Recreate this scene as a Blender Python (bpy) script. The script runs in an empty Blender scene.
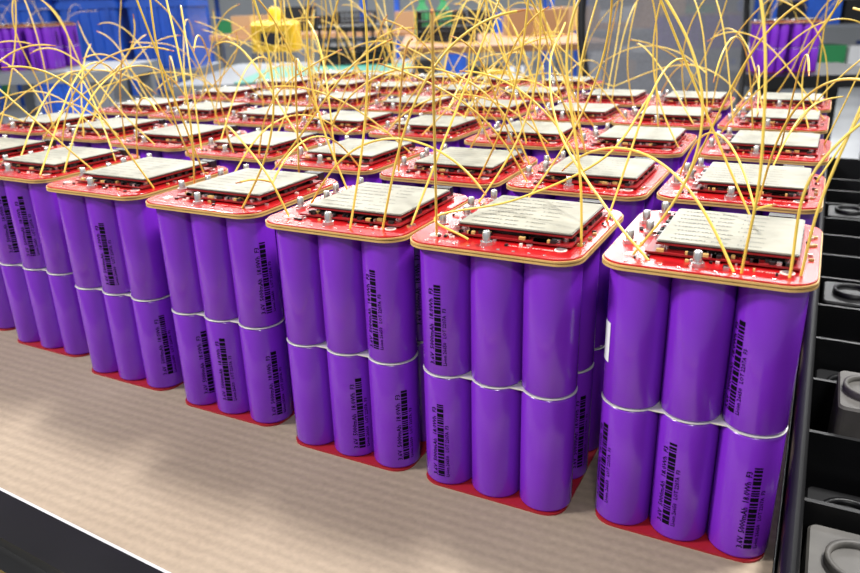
import bpy, math, random
import numpy as np
from mathutils import Vector, Matrix
random.seed(7)
S=bpy.context.scene
COL=S.collection
try:
    S.view_settings.view_transform='Standard'
    S.view_settings.look='None'
except Exception: pass

# ------------------------------------------------------------------ materials
def lin(c):
    c=c/255.0
    return c/12.92 if c<=0.04045 else ((c+0.055)/1.055)**2.4
def rgb(r,g,b): return (lin(r),lin(g),lin(b),1)
def mat(name,col,rough=.5,metal=0.0,coat=0.0,noise=0.0,nscale=50,bump=0.0,col2=None,spec=.5):
    m=bpy.data.materials.new(name); m.use_nodes=True
    nt=m.node_tree; b=nt.nodes['Principled BSDF']
    b.inputs['Base Color'].default_value=rgb(*col)
    b.inputs['Roughness'].default_value=rough
    b.inputs['Metallic'].default_value=metal
    b.inputs['Coat Weight'].default_value=coat
    b.inputs['Coat Roughness'].default_value=.1
    b.inputs['Specular IOR Level'].default_value=spec
    if noise>0 or bump>0 or col2:
        tc=nt.nodes.new('ShaderNodeTexCoord')
        n=nt.nodes.new('ShaderNodeTexNoise'); n.inputs['Scale'].default_value=nscale; n.inputs['Detail'].default_value=5
        nt.links.new(tc.outputs['Object'],n.inputs['Vector'])
        if noise>0 or col2:
            r=nt.nodes.new('ShaderNodeValToRGB')
            c=rgb(*col); d=rgb(*col2) if col2 else tuple(list(x*(1-noise) for x in c[:3])+[1])
            r.color_ramp.elements[0].position=.35; r.color_ramp.elements[1].position=.65
            r.color_ramp.elements[0].color=d; r.color_ramp.elements[1].color=c
            nt.links.new(n.outputs['Fac'],r.inputs['Fac']); nt.links.new(r.outputs['Color'],b.inputs['Base Color'])
        if bump>0:
            bp=nt.nodes.new('ShaderNodeBump'); bp.inputs['Strength'].default_value=bump; bp.inputs['Distance'].default_value=.001
            nt.links.new(n.outputs['Fac'],bp.inputs['Height']); nt.links.new(bp.outputs['Normal'],b.inputs['Normal'])
    return m
M={}
M['purple']=mat('purple_heatshrink',(116,38,184),.24,coat=.3,noise=.08,nscale=30)
M['ink']=mat('label_ink',(8,3,16),.6,spec=.1)
M['white_label']=mat('white_sticker',(225,225,228),.5)
M['tan']=mat('fr4_edge',(206,166,100),.45,noise=.15,nscale=80)
M['spacer']=mat('spacer_strip',(226,224,216),.3,metal=.4)
M['red']=mat('red_solder_mask',(186,18,24),.26,coat=.3,noise=.25,nscale=70)
M['reddark']=mat('red_board_module',(140,16,22),.4,noise=.2,nscale=60)
M['redpaper']=mat('red_base_board',(150,22,34),.5)
M['silk']=mat('silkscreen_white',(235,205,195),.5)
M['silver']=mat('tin_metal',(215,215,215),.25,metal=.85)
M['black']=mat('black_component',(22,20,22),.4)
M['wire']=mat('yellow_insulation',(230,196,80),.4,coat=.1)
M['wiretip']=mat('stripped_tip',(200,130,70),.35,metal=.5)
M['blackplastic']=mat('black_plastic',(14,14,16),.42,noise=.3,nscale=25,spec=.35)
M['greyblock']=mat('grey_block',(92,89,84),.55,noise=.35,nscale=40)
M['plate']=mat('module_plate',(116,114,108),.35,metal=.4)

def pad_mat():
    m=bpy.data.materials.new('thermal_pad_film'); m.use_nodes=True
    nt=m.node_tree; b=nt.nodes['Principled BSDF']; b.inputs['Roughness'].default_value=.5; b.inputs['Specular IOR Level'].default_value=.35
    tc=nt.nodes.new('ShaderNodeTexCoord')
    n=nt.nodes.new('ShaderNodeTexNoise'); n.inputs['Scale'].default_value=45; n.inputs['Detail'].default_value=8; n.inputs['Distortion'].default_value=.2
    oi=nt.nodes.new('ShaderNodeObjectInfo'); ad=nt.nodes.new('ShaderNodeVectorMath'); ad.operation='ADD'
    nt.links.new(tc.outputs['Object'],ad.inputs[0]); nt.links.new(oi.outputs['Random'],ad.inputs[1])
    nt.links.new(ad.outputs[0],n.inputs['Vector'])
    r=nt.nodes.new('ShaderNodeValToRGB')
    r.color_ramp.elements[0].position=.3; r.color_ramp.elements[0].color=rgb(126,124,110)
    r.color_ramp.elements[1].position=.66; r.color_ramp.elements[1].color=rgb(158,155,140)
    nt.links.new(n.outputs['Fac'],r.inputs['Fac']); nt.links.new(r.outputs['Color'],b.inputs['Base Color'])
    return m
M['pad']=pad_mat()
M['padink']=mat('pad_print',(84,84,76),.5)

def cardboard():
    m=bpy.data.materials.new('cardboard'); m.use_nodes=True
    nt=m.node_tree; b=nt.nodes['Principled BSDF']; b.inputs['Roughness'].default_value=.6; b.inputs['Specular IOR Level'].default_value=.3
    tc=nt.nodes.new('ShaderNodeTexCoord')
    n=nt.nodes.new('ShaderNodeTexNoise'); n.inputs['Scale'].default_value=7; n.inputs['Detail'].default_value=7
    nt.links.new(tc.outputs['Object'],n.inputs['Vector'])
    r=nt.nodes.new('ShaderNodeValToRGB')
    r.color_ramp.elements[0].position=.3; r.color_ramp.elements[0].color=rgb(144,128,110)
    r.color_ramp.elements[1].position=.7; r.color_ramp.elements[1].color=rgb(160,144,125)
    nt.links.new(n.outputs['Fac'],r.inputs['Fac'])
    w=nt.nodes.new('ShaderNodeTexWave'); w.bands_direction='Y'; w.inputs['Scale'].default_value=44; w.inputs['Distortion'].default_value=.05
    w.inputs['Detail'].default_value=1; w.inputs['Detail Scale'].default_value=.3
    nt.links.new(tc.outputs['Object'],w.inputs['Vector'])
    mx=nt.nodes.new('ShaderNodeMixRGB'); mx.blend_type='MULTIPLY'; mx.inputs['Fac'].default_value=.12
    nt.links.new(r.outputs['Color'],mx.inputs['Color1']); nt.links.new(w.outputs['Color'],mx.inputs['Color2'])
    n2=nt.nodes.new('ShaderNodeTexNoise'); n2.inputs['Scale'].default_value=300; n2.inputs['Detail'].default_value=3
    nt.links.new(tc.outputs['Object'],n2.inputs['Vector'])
    mx2=nt.nodes.new('ShaderNodeMixRGB'); mx2.blend_type='OVERLAY'; mx2.inputs['Fac'].default_value=.2
    nt.links.new(mx.outputs['Color'],mx2.inputs['Color1']); nt.links.new(n2.outputs['Fac'],mx2.inputs['Color2'])
    nt.links.new(mx2.outputs['Color'],b.inputs['Base Color'])
    bp=nt.nodes.new('ShaderNodeBump'); bp.inputs['Strength'].default_value=.2; bp.inputs['Distance'].default_value=.0005
    nt.links.new(w.outputs['Fac'],bp.inputs['Height']); nt.links.new(bp.outputs['Normal'],b.inputs['Normal'])
    return m
M['cardboard']=cardboard()

# ------------------------------------------------------------------ mesh builder
class MB:
    def __init__(s): s.v=[];s.f=[];s.m=[];s.sm=[];s.mats=[]
    def mi(s,k):
        if k not in s.mats: s.mats.append(k)
        return s.mats.index(k)
    def add(s,vs,fs,k,smooth=False):
        o=len(s.v); s.v+= [tuple(p) for p in vs]; i=s.mi(k)
        for f in fs: s.f.append(tuple(o+x for x in f)); s.m.append(i); s.sm.append(smooth)
    def box(s,x0,x1,y0,y1,z0,z1,k):
        vs=[(x0,y0,z0),(x1,y0,z0),(x1,y1,z0),(x0,y1,z0),(x0,y0,z1),(x1,y0,z1),(x1,y1,z1),(x0,y1,z1)]
        s.add(vs,[(3,2,1,0),(4,5,6,7),(0,1,5,4),(1,2,6,5),(2,3,7,6),(3,0,4,7)],k)
    def prism(s,pts,z0,z1,k,bev=0):
        n=len(pts)
        rings=[(z0,0),(z1,0)] if not bev else [(z0,0),(z1-bev,0),(z1,bev)]
        cx=sum(p[0] for p in pts)/n; cy=sum(p[1] for p in pts)/n
        vs=[]
        for z,b in rings:
            for p in pts:
                dx,dy=p[0]-cx,p[1]-cy; L=math.hypot(dx,dy) or 1
                vs.append((p[0]-dx/L*b,p[1]-dy/L*b,z))
        fs=[tuple(range(n))[::-1]]
        R=len(rings)
        for r in range(R-1):
            for i in range(n):
                j=(i+1)%n; fs.append((r*n+i,r*n+j,(r+1)*n+j,(r+1)*n+i))
        fs.append(tuple((R-1)*n+i for i in range(n)))
        s.add(vs,fs,k)
    def rrect(s,x0,x1,y0,y1,r,z0,z1,k,seg=6,bev=0):
        pts=[]
        for cx,cy,a0 in ((x1-r,y0+r,-90),(x1-r,y1-r,0),(x0+r,y1-r,90),(x0+r,y0+r,180)):
            for i in range(seg+1):
                a=math.radians(a0+90*i/seg); pts.append((cx+r*math.cos(a),cy+r*math.sin(a)))
        s.prism(pts,z0,z1,k,bev)
    def lathe(s,cx,cy,prof,k,n=32,smooth=True,cap=True):
        vs=[]
        for r,z in prof:
            for i in range(n):
                a=2*math.pi*i/n; vs.append((cx+r*math.cos(a),cy+r*math.sin(a),z))
        fs=[]
        for q in range(len(prof)-1):
            for i in range(n):
                j=(i+1)%n; fs.append((q*n+i,q*n+j,(q+1)*n+j,(q+1)*n+i))
        s.add(vs,fs,k,smooth)
        if cap:
            m=len(prof)-1
            s.add(vs[:n],[tuple(range(n))[::-1]],k); s.add(vs[m*n:],[tuple(range(n))],k)
    def tube(s,pts,r,k,n=8):
        pts=[Vector(p) for p in pts]; vs=[];N=len(pts)
        up=Vector((0,0,1))
        for i,p in enumerate(pts):
            d=(pts[min(i+1,N-1)]-pts[max(i-1,0)]).normalized()
            a=d.cross(up); 
            if a.length<.01: a=d.cross(Vector((1,0,0)))
            a.normalize(); b=d.cross(a)
            for j in range(n):
                t=2*math.pi*j/n; vs.append(p+a*math.cos(t)*r+b*math.sin(t)*r)
        fs=[]
        for i in range(N-1):
            for j in range(n):
                l=(j+1)%n; fs.append((i*n+j,i*n+l,(i+1)*n+l,(i+1)*n+j))
        fs.append(tuple(range(n))); fs.append(tuple((N-1)*n+j for j in range(n))[::-1])
        s.add(vs,fs,k,True)
    def mesh(s,name):
        me=bpy.data.meshes.new(name); me.from_pydata(s.v,[],s.f)
        for k in s.mats: me.materials.append(M[k])
        me.polygons.foreach_set('material_index',s.m); me.polygons.foreach_set('use_smooth',s.sm); me.update()
        return me
def obj(name,me,loc=(0,0,0),rz=0,parent=None):
    o=bpy.data.objects.new(name,me); COL.objects.link(o); o.location=loc; o.rotation_euler=(0,0,rz)
    if parent: o.parent=parent
    return o
def empty(name,loc=(0,0,0),rz=0):
    o=obj(name,None,loc,rz); o.empty_display_size=.02; return o

# ------------------------------------------------------------------ text to mesh
def text_geo(txt,size):
    cu=bpy.data.curves.new('t','FONT'); cu.body=txt; cu.size=size; cu.resolution_u=1
    cu.offset=size*.018
    o=bpy.data.objects.new('t',cu); COL.objects.link(o)
    dg=bpy.context.evaluated_depsgraph_get(); e=o.evaluated_get(dg); me=e.to_mesh()
    vs=[tuple(v.co) for v in me.vertices]; fs=[tuple(p.vertices) for p in me.polygons]
    e.to_mesh_clear(); bpy.data.objects.remove(o); bpy.data.curves.remove(cu)
    return vs,fs
TX1=text_geo('3.6V  5000mAh  18.0Wh  F3',.0036)
TX2=text_geo('Li-ion 26650   LOT 2207A  F3',.0026)
TX3=text_geo('THERMAL PAD   1.0mm',.0042)
TX4=text_geo('B+  B-  C1  C2  C3',.0026)
def barcode(rs,L,w):
    vs=[];fs=[];x=0
    while x<L:
        b=rs.choice([.0008,.0013,.0022]);
        vs+= [(x,0,0),(x+b,0,0),(x+b,w/2,0),(x+b,w,0),(x,w,0),(x,w/2,0)]; o=len(vs)-6; fs.append((o,o+1,o+2,o+5)); fs.append((o+5,o+2,o+3,o+4)); x+=b+rs.choice([.0004,.0005,.0007])
    return vs,fs
def label(mb,cx,cy,R,z0,yaw,rs):
    R2=R+.00015
    def put(vs,fs,s0,t0):
        out=[]
        for x,y,_ in vs:
            s=z0+s0+x; a=yaw-(t0+y)/R
            out.append((cx+R2*math.sin(a),cy-R2*math.cos(a),s))
        mb.add(out,fs,'ink')
    b=barcode(rs,.044,.0036)
    put(b[0],b[1],.007,-.0018)
    put(TX1[0],TX1[1],.007,.0024)
    put(TX2[0],TX2[1],.007,-.0044)

W=.086; CD=.0276; CR=CD/2-.00005; MG=(W-3*CD)/2; CDY=.0300; ND=3; D=.0935; MGY=(D-CD-2*CDY)/2
ZC=[(.0013,.0666),(.0675,.1367)]
def centers():
    for i in range(3):
        for j in range(ND): yield i,j,MG+CD*(i+.5),MGY+CD/2+CDY*j
def cells_mesh(spec,seed):
    rs=random.Random(seed)
    a=MB();l=MB()
    for t,(z0,z1) in enumerate(ZC):
        for i,j,cx,cy in centers():
            r=CR
            a.lathe(cx,cy,[(r-.0012,z0),(r-.0004,z0+.0003),(r,z0+.0014),(r,z1-.0014),(r-.0004,z1-.0003),(r-.0012,z1)],'purple',44)
            if j==0 and spec is not None:
                yw=spec.get((t,i),None)
                if yw is None: yw=rs.choice([150,180,210])
            else: yw=rs.uniform(-180,180)
            label(l,cx,cy,r,z0+rs.uniform(-.002,.004),math.radians(yw),rs)
    if spec and 'sticker' in spec:
        cx=MG+CD*.5; cy=MGY+CD*.5
        vs=[];n=6
        for q in range(n+1):
            an=math.radians(-75+q*5)
            for z in (.088,.108): vs.append((cx+(CR+.0002)*math.sin(an),cy-(CR+.0002)*math.cos(an),z))
        l.add(vs,[(2*q,2*q+2,2*q+3,2*q+1) for q in range(n)],'white_label',True)
    return a.mesh('cells'),l.mesh('cell_labels')

def board_mesh(seed):
    rs=random.Random(seed)
    b=MB()
    b.rrect(.0026,W-.0026,.0026,D-.0026,.011,0,.0012,'redpaper')
    b.box(.0075,W-.0075,.0075,D-.0075,.0667,.0674,'spacer')
    for i,j,cx,cy in centers(): b.lathe(cx,cy,[(CR+.0001,.06675),(CR+.0003,.0669),(CR+.0003,.0672),(CR+.0001,.06735)],'spacer',40,False)
    b.rrect(-.0010,W+.0010,-.0010,D+.0010,.0125,.1369,.1379,'tan',8)
    b.rrect(-.0001,W+.0001,-.0001,D+.0001,.0120,.1379,.1384,'reddark',8)
    b.rrect(-.0010,W+.0010,-.0010,D+.0010,.0125,.1384,.1393,'tan',8)
    b.rrect(-.0004,W+.0004,-.0004,D+.0004,.0123,.1393,.1402,'red',8,bev=.0002)
    z=.1402
    for vs,fs,ox,oy in ((TX4[0],TX4[1],.010,.0048),(TX2[0],TX2[1],.050,.0100)):
        b.add([(x*.8+ox,y*.8+oy,z+.0001) for x,y,_ in vs],fs,'silk')
    for k in range(9):
        x=.010+k*.0075; b.box(x,x+.0014,.0024,.0034,z,z+.0003,'silver')
    for (x,y) in ((.011,.013),(W-.011,.013),(W-.010,D-.012)):
        b.lathe(x,y,[(.0030,z),(.0030,z+.0002)],'silk',16); b.lathe(x,y,[(.0022,z+.0002),(.0022,z+.0006)],'silver',14)
    for k in range(44):
        side=rs.choice('llrbbff')
        if side=='l': x,y=rs.uniform(.003,.014),rs.uniform(.018,D-.015)
        elif side=='r': x,y=rs.uniform(W-.006,W-.003),rs.uniform(.015,D-.015)
        elif side=='b': x,y=rs.uniform(.012,W-.012),rs.uniform(D-.010,D-.004)
        else: x,y=rs.uniform(.012,W-.012),rs.uniform(.007,.014)
        w=rs.uniform(.0008,.0026); d=rs.uniform(.0008,.0018)
        b.box(x,x+w,y,y+d,z,z+.0010,rs.choice(['black','silver','black','tan','silk']))
    for x in (.022,.045): b.rrect(x-.004,x+.004,D-.0088,D-.0035,.001,z,z+.0004,'silver',3)
    b.box(W-.024,W-.012,D-.0095,D-.0035,z,z+.005,'black')
    for x,y in ((.040,.0085),(.0065,.030),(.012,D-.008),(.0065,.066),(.0120,.048)):
        b.lathe(x,y,[(.0032,z),(.0032,z+.0016)],'silver',6,False)
        b.lathe(x,y,[(.0019,z+.0016),(.0019,z+.0062),(.0015,z+.0066)],'silver',14)
    # bms stack
    x0,x1,y0,y1=.0205,W-.0075,.0185,.0770
    for x in (x0+.004,x1-.004):
        for y in (y0+.004,y1-.004): b.lathe(x,y,[(.0017,z),(.0017,z+.0050)],'silver',10)
    b.box(x0-.004,x1+.001,y0-.0035,y1+.0025,z+.0010,z+.0019,'reddark')
    for k in range(34):
        x=rs.uniform(x0+.000,x1-.006); 
        y=rs.choice([y0-.0032,y0-.0032,y0-.001,y1-.002])
        w=rs.uniform(.001,.004); b.box(x,x+w,y,y+.0020,z+.0019,z+.0032,rs.choice(['black','black','silver','tan']))
    for k in range(10):
        y=rs.uniform(y0+.003,y1-.006); b.box(x0-.0036,x0-.001,y,y+.003,z+.0019,z+.0034,rs.choice(['black','silver']))
        b.box(x1-.002,x1+.0002,y,y+.003,z+.0019,z+.0038,'black')
    b.box(x0+.003,x1-.003,y0+.003,y1-.003,z+.0019,z+.0042,'black')
    b.box(x0,x1,y0,y1,z+.0044,z+.0052,'reddark')
    b.box(x0+.0008,x1-.0008,y0+.0008,y1-.0008,z+.0052,z+.0058,'black')
    b.rrect(x0,x1,y0-.0003,y1,.0012,z+.0058,z+.0062,'plate',3)
    b.rrect(x0+.0006,x1-.0006,y0+.0004,y1-.0006,.0012,z+.0062,z+.0065,'pad',3)
    for r in range(8):
        vs,fs=TX3
        ox=x0+.004+rs.uniform(-.002,.002); oy=y0+.004+r*.0068
        b.add([(x*.90+ox,y*.6+oy,z+.0066) for x,y,_ in vs],fs,'padink')
    return b.mesh('circuit_board')

def wires_curve(seed,n,explicit=None):
    rs=random.Random(seed)
    cu=bpy.data.curves.new('wires','CURVE'); cu.dimensions='3D'; cu.bevel_depth=.00060; cu.bevel_resolution=2; cu.use_fill_caps=True
    cu.materials.append(M['wire']); cu.materials.append(M['wiretip'])
    roots=[(.055,.006),(.012,.012),(W-.004,.022),(W-.004,.068),(.005,.042),(.005,.080),(.030,D-.006),(.055,D-.006),(W-.014,.010)]
    rs.shuffle(roots)
    def spl(pts,mi=0,rad=1):
        s=cu.splines.new('POLY'); s.points.add(len(pts)-1)
        for i,p in enumerate(pts): s.points[i].co=(p[0],p[1],p[2],1); s.points[i].radius=rad
        s.material_index=mi; s.use_smooth=True
    base=rs.uniform(0,2*math.pi)
    for k in range(n):
        x,y=roots[k%len(roots)]
        p=Vector((x,y,.1402)); 
        th=base+rs.uniform(-1.6,1.6); lean=rs.uniform(.15,1.1)
        d=Vector((math.cos(th)*lean,math.sin(th)*lean,1)).normalized()
        L=rs.uniform(.11,.19); N=34; st=L/N
        ax=Vector((rs.uniform(-1,1),rs.uniform(-1,1),rs.uniform(-.25,.25))).normalized()
        if rs.random()<.8: ax=Vector((0,0,1)).cross(Vector((math.cos(th),math.sin(th),0))).normalized()
        cur=rs.uniform(8,24)*(1 if rs.random()<.85 else -.6); c2=rs.uniform(-12,12)
        pts=[p.copy()]
        for i in range(N):
            t=i/N
            if t>.06: d=Matrix.Rotation((cur*(t**.9)+c2*math.sin(t*5))*st,3,ax)@d
            p=p+d*st
            if p.z<.152 and i>4: d.z=abs(d.z)*.4+.1; d.normalize()
            pts.append(p.copy())
        spl(pts); q=pts[-1]
        spl([q,q+d*.002,q+d*.004],1,.65)
    for e in (explicit or []):
        P=[Vector(a) for a in e]; P=[2*P[0]-P[1]]+P+[2*P[-1]-P[-2]]; pts=[]
        for i in range(1,len(P)-2):
            for s in range(10):
                t=s/10; a,b,c,dd=P[i-1],P[i],P[i+1],P[i+2]
                pts.append(.5*((2*b)+(-a+c)*t+(2*a-5*b+4*c-dd)*t*t+(-a+3*b-3*c+dd)*t**3))
        pts.append(P[-2]); spl(pts)
    return cu

FX={6:(-.001,0),5:(-.0954,-.0066),4:(-.1857,-.006),3:(-.2838,.0018),2:(-.3824,.0079),1:(-.484,.0203),0:(-.584,.030),-1:(-.685,.040)}
RO=[0,.1252,.2600,.3940,.526,.658]
spec={6:{(1,2):-45,(0,0):-40,(0,1):-18,(0,2):22,'sticker':1},
5:{(1,0):2,(0,0):3},
4:{(1,2):-8,(0,2):52,(0,1):46},
3:{(1,2):64,(0,0):60,(0,1):22,(0,2):62},
2:{(1,1):22,(0,2):62},
1:{(1,1):35,(1,0):55},
0:{(1,2):50}}
generic=[cells_mesh(None,100+i) for i in range(3)]
boards=[board_mesh(i) for i in range(4)]
expl={6:[[(.058,.006,.140),(.060,.003,.19),(.050,.02,.25),(.02,.05,.29),(-.02,.09,.33)],
         [(.080,.012,.140),(.083,.02,.17),(.094,.04,.215),(.098,.09,.235),(.085,.13,.24)],
         [(.076,.008,.140),(.078,.015,.18),(.100,.03,.205),(.112,.03,.19),(.108,.02,.165)],
         [(.020,.008,.140),(.0,.02,.155),(-.035,.05,.185),(-.055,.09,.215),(-.06,.13,.235)]],
 5:[[(.030,.010,.141),(.012,.012,.150),(.04,.05,.1525),(.075,.085,.17),(.09,.12,.20)]],
 4:[[(.012,.012,.140),(.0,.01,.165),(-.03,.02,.185),(-.06,.05,.175),(-.075,.07,.16)]]}
def pack(loc,rz,cm,bm_,wseed,nw,ex=None):
    e=empty('battery_pack',loc,rz)
    obj('cells',cm[0],parent=e); obj('cell_labels',cm[1],parent=e); obj('circuit_board',bm_,parent=e)
    if nw or ex: obj('wires',wires_curve(wseed,nw,ex),parent=e)
    return e
rj=random.Random(3)
for c,(x,y) in FX.items():
    for r in range(6 if c<4 else 5):
        cm=cells_mesh(spec.get(c,{}),50+c) if r==0 else generic[(c+r)%3]
        jx,jy,jr=(0,0,0) if r==0 else (rj.uniform(-.002,.002),rj.uniform(-.002,.002),rj.uniform(-.015,.015))
        nw=5
        if c==6 and r==0: nw=3
        pack((x+jx,y+RO[r]+jy,0),jr,cm,boards[(c*3+r)%4],1000+c*17+r*5,nw,expl.get(c) if r==0 else None)

# ------------------------------------------------------------------ cart with cardboard
def ye(x,o=0): return -.118-.062*(x+.168)+o
def strip(b,x0,x1,o0,o1,z0,z1,k):
    vs=[(x0,ye(x0,o0),z0),(x1,ye(x1,o0),z0),(x1,ye(x1,o1),z0),(x0,ye(x0,o1),z0),(x0,ye(x0,o0),z1),(x1,ye(x1,o0),z1),(x1,ye(x1,o1),z1),(x0,ye(x0,o1),z1)]
    b.add(vs,[(3,2,1,0),(4,5,6,7),(0,1,5,4),(1,2,6,5),(2,3,7,6),(3,0,4,7)],k)
def sheet(b,x0,x1,o0,y1,z0,z1,k):
    vs=[(x0,ye(x0,o0),z0),(x1,ye(x1,o0),z0),(x1,y1,z0),(x0,y1,z0),(x0,ye(x0,o0),z1),(x1,ye(x1,o0),z1),(x1,y1,z1),(x0,y1,z1)]
    b.add(vs,[(3,2,1,0),(4,5,6,7),(0,1,5,4),(1,2,6,5),(2,3,7,6),(3,0,4,7)],k)
b=MB(); sheet(b,-1.10,.0865,0,.95,-.004,0,'cardboard'); obj('cardboard_sheet',b.mesh('cardboard_sheet'))
M['yellow']=mat('yellow_paint',(225,180,20),.4)
M['steel']=mat('steel_edge',(210,210,212),.4,metal=.3)
cart=empty('work_cart')
b=MB(); sheet(b,-1.14,.087,-.036,.99,-.034,-.0045,'blackplastic'); obj('deck',b.mesh('deck'),parent=cart)
b=MB(); strip(b,-1.14,.087,-.026,-.0028,-.0045,.002,'blackplastic'); strip(b,-1.14,.087,-.0027,-.0008,-.0045,.0014,'steel'); obj('rim',b.mesh('rim'),parent=cart)
b=MB(); strip(b,-1.14,.087,-.064,-.0362,-.045,-.010,'yellow'); obj('bumper',b.mesh('bumper'),parent=cart)
for i,(x,y) in enumerate(((-1.11,-.03),(.065,-.12),(-1.11,.96),(.065,.96))):
    b=MB(); b.box(x-.018,x+.018,y-.018,y+.018,-.85,-.035,'blackplastic'); obj('leg_%d'%(i+1),b.mesh('leg'),parent=cart)

# black divider crate to the right, with grey blocks
crate=empty('divider_crate')
b=MB()
X0,X1,Y0,Y1,ZB,ZT=.0885,.42,-.16,.90,-.09,.026
b.box(X0,X1,Y0,Y1,ZB-.004,ZB,'blackplastic')
for (a0,a1,c0,c1) in ((X0,X0+.005,Y0,Y1),(X1-.005,X1,Y0,Y1),(X0,X1,Y0,Y0+.005),(X0,X1,Y1-.005,Y1)):
    b.box(a0,a1,c0,c1,ZB,ZT,'blackplastic')
b.tube([(X0+.0035,Y0,ZT),(X0+.0035,Y1,ZT)],.0035,'blackplastic',12)
nx,ny=5,15
for i in range(1,nx):
    x=X0+(X1-X0)*i/nx; b.box(x-.0015,x+.0015,Y0,Y1,ZB,ZT-.016,'blackplastic')
for j in range(1,ny):
    y=Y0+(Y1-Y0)*j/ny; b.box(X0,X1,y-.0015,y+.0015,ZB,ZT-.016,'blackplastic')
obj('body',b.mesh('body'),parent=crate)
b=MB(); rs=random.Random(5)
for i in range(nx):
    for j in range(ny):
        x=X0+(X1-X0)*(i+.5)/nx; y=Y0+(Y1-Y0)*(j+.5)/ny
        ox=0
        if i==0:
            k,h={1:('greyblock',-.005),2:('greyblock',.004),3:('blackplastic',-.02),4:('greyblock',.024),5:('blackplastic',-.01),6:('blackplastic',-.03)}.get(j,('blackplastic',rs.choice([-.03,-.01,.01])))
            if j==4: ox=.010
        else:
            h=rs.choice([-.03,-.01,.005,.018]); k='blackplastic'
        b.rrect(x-.022+ox,x+.026,y-.026,y+.026,.004,ZB,h,k,4,bev=.0015)
        b.lathe(x+ox/2,y,[(.015,h),(.015,h+.004),(.0125,h+.004),(.0125,h+.001)],k,24)
obj('blocks',b.mesh('blocks'),parent=crate)
b=MB()
for x in (X0+.02,X1-.02):
    for y in (Y0+.02,Y1-.02): b.box(x-.015,x+.015,y-.015,y+.015,-.85,ZB-.004,'blackplastic')
obj('stand',b.mesh('stand'),parent=crate)

# ------------------------------------------------------------------ background hall (local frame aligned with the aisle)
A=Vector((-.464,.886,0)); B=Vector((.886,.464,0)); RZ=math.atan2(B.y,B.x)
def gp(d,l,z=0): p=Vector((.077,-.31,0))+A*d+B*l; return (p.x,p.y,z)
M['floor']=mat('floor_epoxy',(180,182,184),.32,col2=(150,152,155),nscale=1.3)
M['wall']=mat('wall_paint',(170,174,178),.7)
M['wood']=mat('wood_top',(170,124,84),.5,col2=(140,96,62),nscale=6)
M['bluep']=mat('blue_plastic',(30,86,190),.35,coat=.2,noise=.25,nscale=8)
M['teal']=mat('esd_mat',(30,130,112),.5)
M['green']=mat('green_plastic',(40,130,76),.4)
M['grey']=mat('grey_paint',(112,116,122),.5)
M['white']=mat('white_plastic',(215,216,218),.4)
M['cardbox']=mat('carton',(160,124,88),.7)
FZ=-.85
b=MB(); b.box(-9,9,-3,15,-.05,0,'floor'); obj('floor',b.mesh('floor'),gp(0,0,FZ),RZ)
b=MB(); b.box(-9,9,15,15.1,0,4,'wall'); obj('wall_back',b.mesh('wall_back'),gp(0,0,FZ),RZ)
b=MB(); b.box(-9.1,-9,-3,15,0,4,'wall'); obj('wall_left',b.mesh('wall_left'),gp(0,0,FZ),RZ)

def table(d,l,w,dep,top,k,name='workbench',z=0.0,legs='grey'):
    e=empty(name,gp(d,l,0),RZ)
    b=MB(); b.box(-w/2,w/2,-dep/2,dep/2,z-.035,z,k); obj('top',b.mesh('top'),parent=e)
    b=MB()
    for x in (-w/2+.04,w/2-.04):
        for y in (-dep/2+.04,dep/2-.04): b.box(x-.025,x+.025,y-.025,y+.025,FZ,z-.035,legs)
        b.box(x-.02,x+.02,-dep/2+.04,dep/2-.04,FZ+.15,FZ+.19,legs)
    b.box(-w/2+.04,w/2-.04,-.02,.02,FZ+.15,FZ+.19,legs)
    obj('frame',b.mesh('frame'),parent=e)
    return e
table(3.45,-.50,.90,1.1,1,'grey',z=-.02)
b=MB(); b.rrect(-.30,.36,-.45,.30,.02,0,.004,'teal',4); obj('esd_mat',b.mesh('esd_mat'),gp(3.35,-.42,-.0195),RZ)
table(4.9,.45,1.15,1.6,1,'wood',z=.03)
table(7.2,-.9,2.2,.8,1,'wood',z=.02)
table(7.4,1.9,2.0,.8,1,'wood',z=.02)

def basket(w,d,h):
    b=MB()
    n=8
    for z in (.006,h*.33,h*.66,h):
        b.tube([(-w/2,-d/2,z),(w/2,-d/2,z),(w/2,d/2,z),(-w/2,d/2,z),(-w/2,-d/2,z)],.006,'black',6)
    for i in range(n+1):
        x=-w/2+w*i/n; b.tube([(x,-d/2,.002),(x,-d/2,h)],.004,'black',5); b.tube([(x,d/2,.002),(x,d/2,h)],.004,'black',5)
        y=-d/2+d*i/n; b.tube([(-w/2,y,.002),(-w/2,y,h)],.004,'black',5); b.tube([(w/2,y,.002),(w/2,y,h)],.004,'black',5)
    b.box(-w/2,w/2,-d/2,d/2,.001,.006,'black')
    b.box(-w/2+.02,w/2-.02,-d/2+.02,d/2-.02,.006,h*.5,'black')
    return b.mesh('wire_basket')
bk=basket(.34,.26,.17)
obj('wire_basket',bk,gp(3.82,-.33,-.019),RZ+.1); 
obj('wire_basket',bk,gp(4.7,.15,.031),RZ-.1)
obj('wire_basket',bk,gp(7.2,-.6,.021),RZ)

# yellow machine
e=empty('yellow_feeder_machine',gp(4.75,-.88,0),RZ)
b=MB(); b.rrect(-.14,.14,-.15,.15,.03,FZ,.0,'grey',4); b.rrect(-.13,.13,-.14,.14,.03,0,.17,'yellow',4,bev=.02); obj('body',b.mesh('body'),parent=e)
b=MB(); b.box(-.07,.07,-.150,-.139,.04,.11,'black'); b.lathe(0,0,[(.04,.17),(.04,.23),(.02,.25)],'yellow',16); obj('panel',b.mesh('panel'),parent=e)

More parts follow.
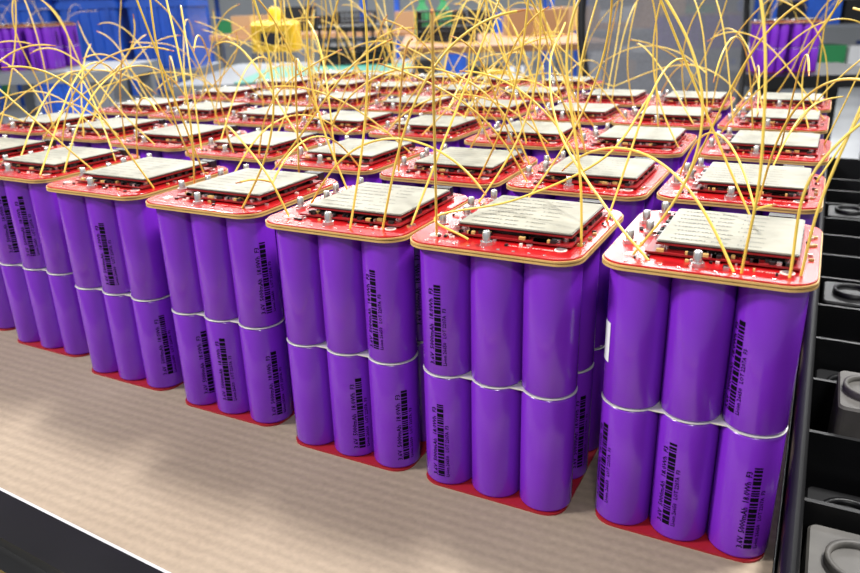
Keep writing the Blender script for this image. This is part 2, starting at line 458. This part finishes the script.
# blue lidded totes on a rack
table(3.65,-1.5,1.0,.45,1,'grey','storage_rack',z=.0)
b=MB(); b.rrect(-.13,.13,-.17,.17,.02,0,.30,'bluep',4); b.rrect(-.14,.14,-.18,.18,.02,.26,.285,'bluep',4); b.rrect(-.14,.14,-.18,.18,.02,.30,.32,'bluep',4)
for x in (-.09,-.045,0,.045,.09): b.box(x-.006,x+.006,-.178,-.168,.01,.26,'bluep')
bm2=b.mesh('blue_tote')
for i in range(3):
    obj('blue_tote',bm2,gp(3.65,-1.76+i*.30,.001),RZ)
obj('blue_tote',bm2,gp(6.2,-2.9,FZ),RZ); obj('blue_tote',bm2,gp(6.2,-2.9,FZ+.321),RZ)
# distant battery packs on benches
table(2.75,-1.42,.8,.5,1,'grey',z=.07)
for i in range(5):
    for j in range(2):
        pack(gp(2.62+.14*j,-1.74+.104*i,.0705),RZ,generic[i%3],boards[i%4],300+i+9*j,2)
table(3.5,1.25,.7,.45,1,'grey',z=.03)
for i in range(4): pack(gp(3.4,1.02+.1*i,.0305),RZ,generic[i%3],boards[i%4],400+i,2)
table(2.35,1.15,.42,.4,1,'blackplastic','tool_cart',z=.03,legs='blackplastic')
for i in range(2): pack(gp(2.25,.97+.095*i,.0305),RZ,generic[i%3],boards[i%4],430+i,2)

# office chair with mesh back
M['meshfab']=mat('chair_mesh_fabric',(92,94,100),.8,noise=.25,nscale=300)
M['meshfab'].node_tree.nodes['Principled BSDF'].inputs['Alpha'].default_value=.88
ch=empty('office_chair',gp(1.80,.58,0),RZ+.25)
b=MB(); nu,nv=14,12; vs=[];fs=[]
for j in range(nv+1):
    for i in range(nu+1):
        u=i/nu*2-1; v=j/nv
        w=.215-.035*(v-.45)**2*4
        vs.append((u*w,-.05*(1-u*u)+.03*math.sin(v*3.1)+.04*v,-.03+.48*v))
for j in range(nv):
    for i in range(nu): o=j*(nu+1)+i; fs.append((o,o+1,o+nu+2,o+nu+1))
b.add(vs,fs,'meshfab',True); obj('mesh_back',b.mesh('mesh_back'),parent=ch)
b=MB()
ring=[vs[i] for i in range(nu+1)]+[vs[j*(nu+1)+nu] for j in range(1,nv+1)]+[vs[nv*(nu+1)+i] for i in range(nu-1,-1,-1)]+[vs[j*(nu+1)] for j in range(nv-1,-1,-1)]
b.tube(ring,.009,'blackplastic',8)
b.tube([(0,-.02,.05),(0,.07,-.05),(0,.06,-.25),(0,-.05,-.36)],.02,'blackplastic',8)
b.rrect(-.24,.24,-.50,-.03,.08,-.41,-.35,'grey',6,bev=.02)
b.lathe(0,-.26,[(.03,FZ+.08),(.03,-.41)],'silver',12)
for k in range(5):
    an=k*2*math.pi/5; b.tube([(0,-.26,FZ+.11),(.3*math.cos(an),-.26+.3*math.sin(an),FZ+.07)],.018,'blackplastic',8)
    b.lathe(.3*math.cos(an),-.26+.3*math.sin(an),[(.02,FZ),(.028,FZ+.02),(.02,FZ+.05)],'blackplastic',10)
obj('frame',b.mesh('frame'),parent=ch)

# clutter: bottles, cartons, shelving, stools
gb=MB(); gb.lathe(0,0,[(.05,0),(.055,.02),(.055,.16),(.02,.21),(.02,.24)],'green',18); gm=gb.mesh('green_bottle')
obj('green_bottle',gm,gp(5.3,0,.031),0); obj('green_bottle',gm,gp(5.35,.14,.031),0)
bx=MB(); bx.box(-.2,.2,-.15,.15,0,.16,'cardbox'); bx.box(-.03,.03,-.151,.151,0,.161,'tan'); bm3=bx.mesh('cardboard_box')
for d,l,z in ((7.2,-1.5,.02),(7.3,-.05,.02),(5.3,.75,.03),(7.3,1.4,.02),(7.4,2.2,.02),(7.4,2.2,.182)): obj('cardboard_box',bm3,gp(d,l,z+.001),RZ)
def shelf(d,l):
    e=empty('storage_shelf',gp(d,l,FZ),RZ); b=MB()
    for x in (-.9,.9):
        for y in (-.25,.25): b.box(x-.025,x+.025,y-.025,y+.025,0,2.0,'bluep')
    for z in (.1,.7,1.3,1.9): b.box(-.9,.9,-.28,.28,z,z+.04,'grey')
    obj('frame',b.mesh('frame'),parent=e)
    b=MB(); rs=random.Random(int(d*10+l))
    for z in (.14,.74,1.34):
        x=-.8
        while x<.6:
            w=rs.uniform(.2,.4); b.box(x,x+w,-.2,.2,z,z+rs.uniform(.2,.4),rs.choice(['cardbox','bluep','white','grey','green','black','black'])); x+=w+.05
    obj('cartons',b.mesh('cartons'),parent=e)
for l in (-6,-3.8,-1.6,.6,2.8,5): shelf(9.5,l)
def stool(d,l):
    b=MB(); b.lathe(0,0,[(.16,.55),(.17,.57),(.17,.60),(.15,.62)],'black',20); b.lathe(0,0,[(.025,.1),(.025,.55)],'silver',10)
    for k in range(4):
        an=k*math.pi/2; b.tube([(0,0,.12),(.22*math.cos(an),.22*math.sin(an),.012)],.012,'silver',6)
    obj('stool',b.mesh('stool'),gp(d,l,FZ))
stool(5.6,1.7); stool(4.8,2.2); stool(5.4,-1.6); stool(6.2,-.6)
# black tool cart with yellow handles
table(2.6,.12,.55,.35,1,'blackplastic','tool_cart',z=-.05,legs='blackplastic')
for d,l in ((2.5,-.02),(2.6,.24)):
    b=MB(); pts=[(.08*math.cos(t),0,.008+.08*math.sin(t)*.8) for t in [math.pi*i/16 for i in range(17)]]
    b.tube(pts,.012,'yellow',8)
    b.box(-.1,.1,-.02,.02,0,.014,'black')
    obj('yellow_handle_tool',b.mesh('handle'),gp(d,l,-.0495),RZ+d)

# ------------------------------------------------------------------ lights & world
w=bpy.data.worlds.new('world'); S.world=w; w.use_nodes=True
w.node_tree.nodes['Background'].inputs[0].default_value=(.98,.99,1,1); w.node_tree.nodes['Background'].inputs[1].default_value=.36
def area(name,loc,tgt,sx,sy,p,col=(1,1,1)):
    l=bpy.data.lights.new(name,'AREA'); l.shape='RECTANGLE'; l.size=sx; l.size_y=sy; l.energy=p; l.color=col
    o=bpy.data.objects.new(name,l); COL.objects.link(o); o.location=loc
    o.rotation_euler=(Vector(tgt)-Vector(loc)).to_track_quat('-Z','Y').to_euler()
area('fill_light',(.75,.9,2.2),(-.1,.1,0),.6,.2,105,(1,.985,.965))
area('fill_light',(-2.0,-1.2,1.9),(-.1,.1,0),.5,.2,90,(1,.99,.98))
area('fill_light',(.6,-1.9,1.7),(-.1,.1,0),.4,.12,22)  # fill added in front to lift shadows and pack faces, not a hall fixture
area('fill_light',gp(5,-1.5,2.3),gp(5,-1.5,0),3,.6,220)
area('fill_light',gp(5,2.5,2.3),gp(5,2.5,0),3,.6,220)
area('fill_light',gp(9,0,2.4),gp(9,0,0),6,.6,260)

# ------------------------------------------------------------------ camera
a,bp_,c,f=.4825,.363,-.0275,746.8
F=Vector((-math.sin(a)*math.cos(bp_),math.cos(a)*math.cos(bp_),-math.sin(bp_)))
R=Vector((math.cos(a),math.sin(a),0)); U=R.cross(F)
R2=R*math.cos(c)+U*math.sin(c); U2=-R*math.sin(c)+U*math.cos(c)
cam=bpy.data.cameras.new('camera'); co=bpy.data.objects.new('camera',cam); COL.objects.link(co)
mw=Matrix((( R2.x,U2.x,-F.x,.0771),(R2.y,U2.y,-F.y,-.3097),(R2.z,U2.z,-F.z,.2478),(0,0,0,1)))
co.matrix_world=mw
cam.sensor_width=36; cam.lens=36*f/860; cam.clip_start=.01
cam.dof.use_dof=True; cam.dof.focus_distance=.40; cam.dof.aperture_fstop=15
S.camera=co
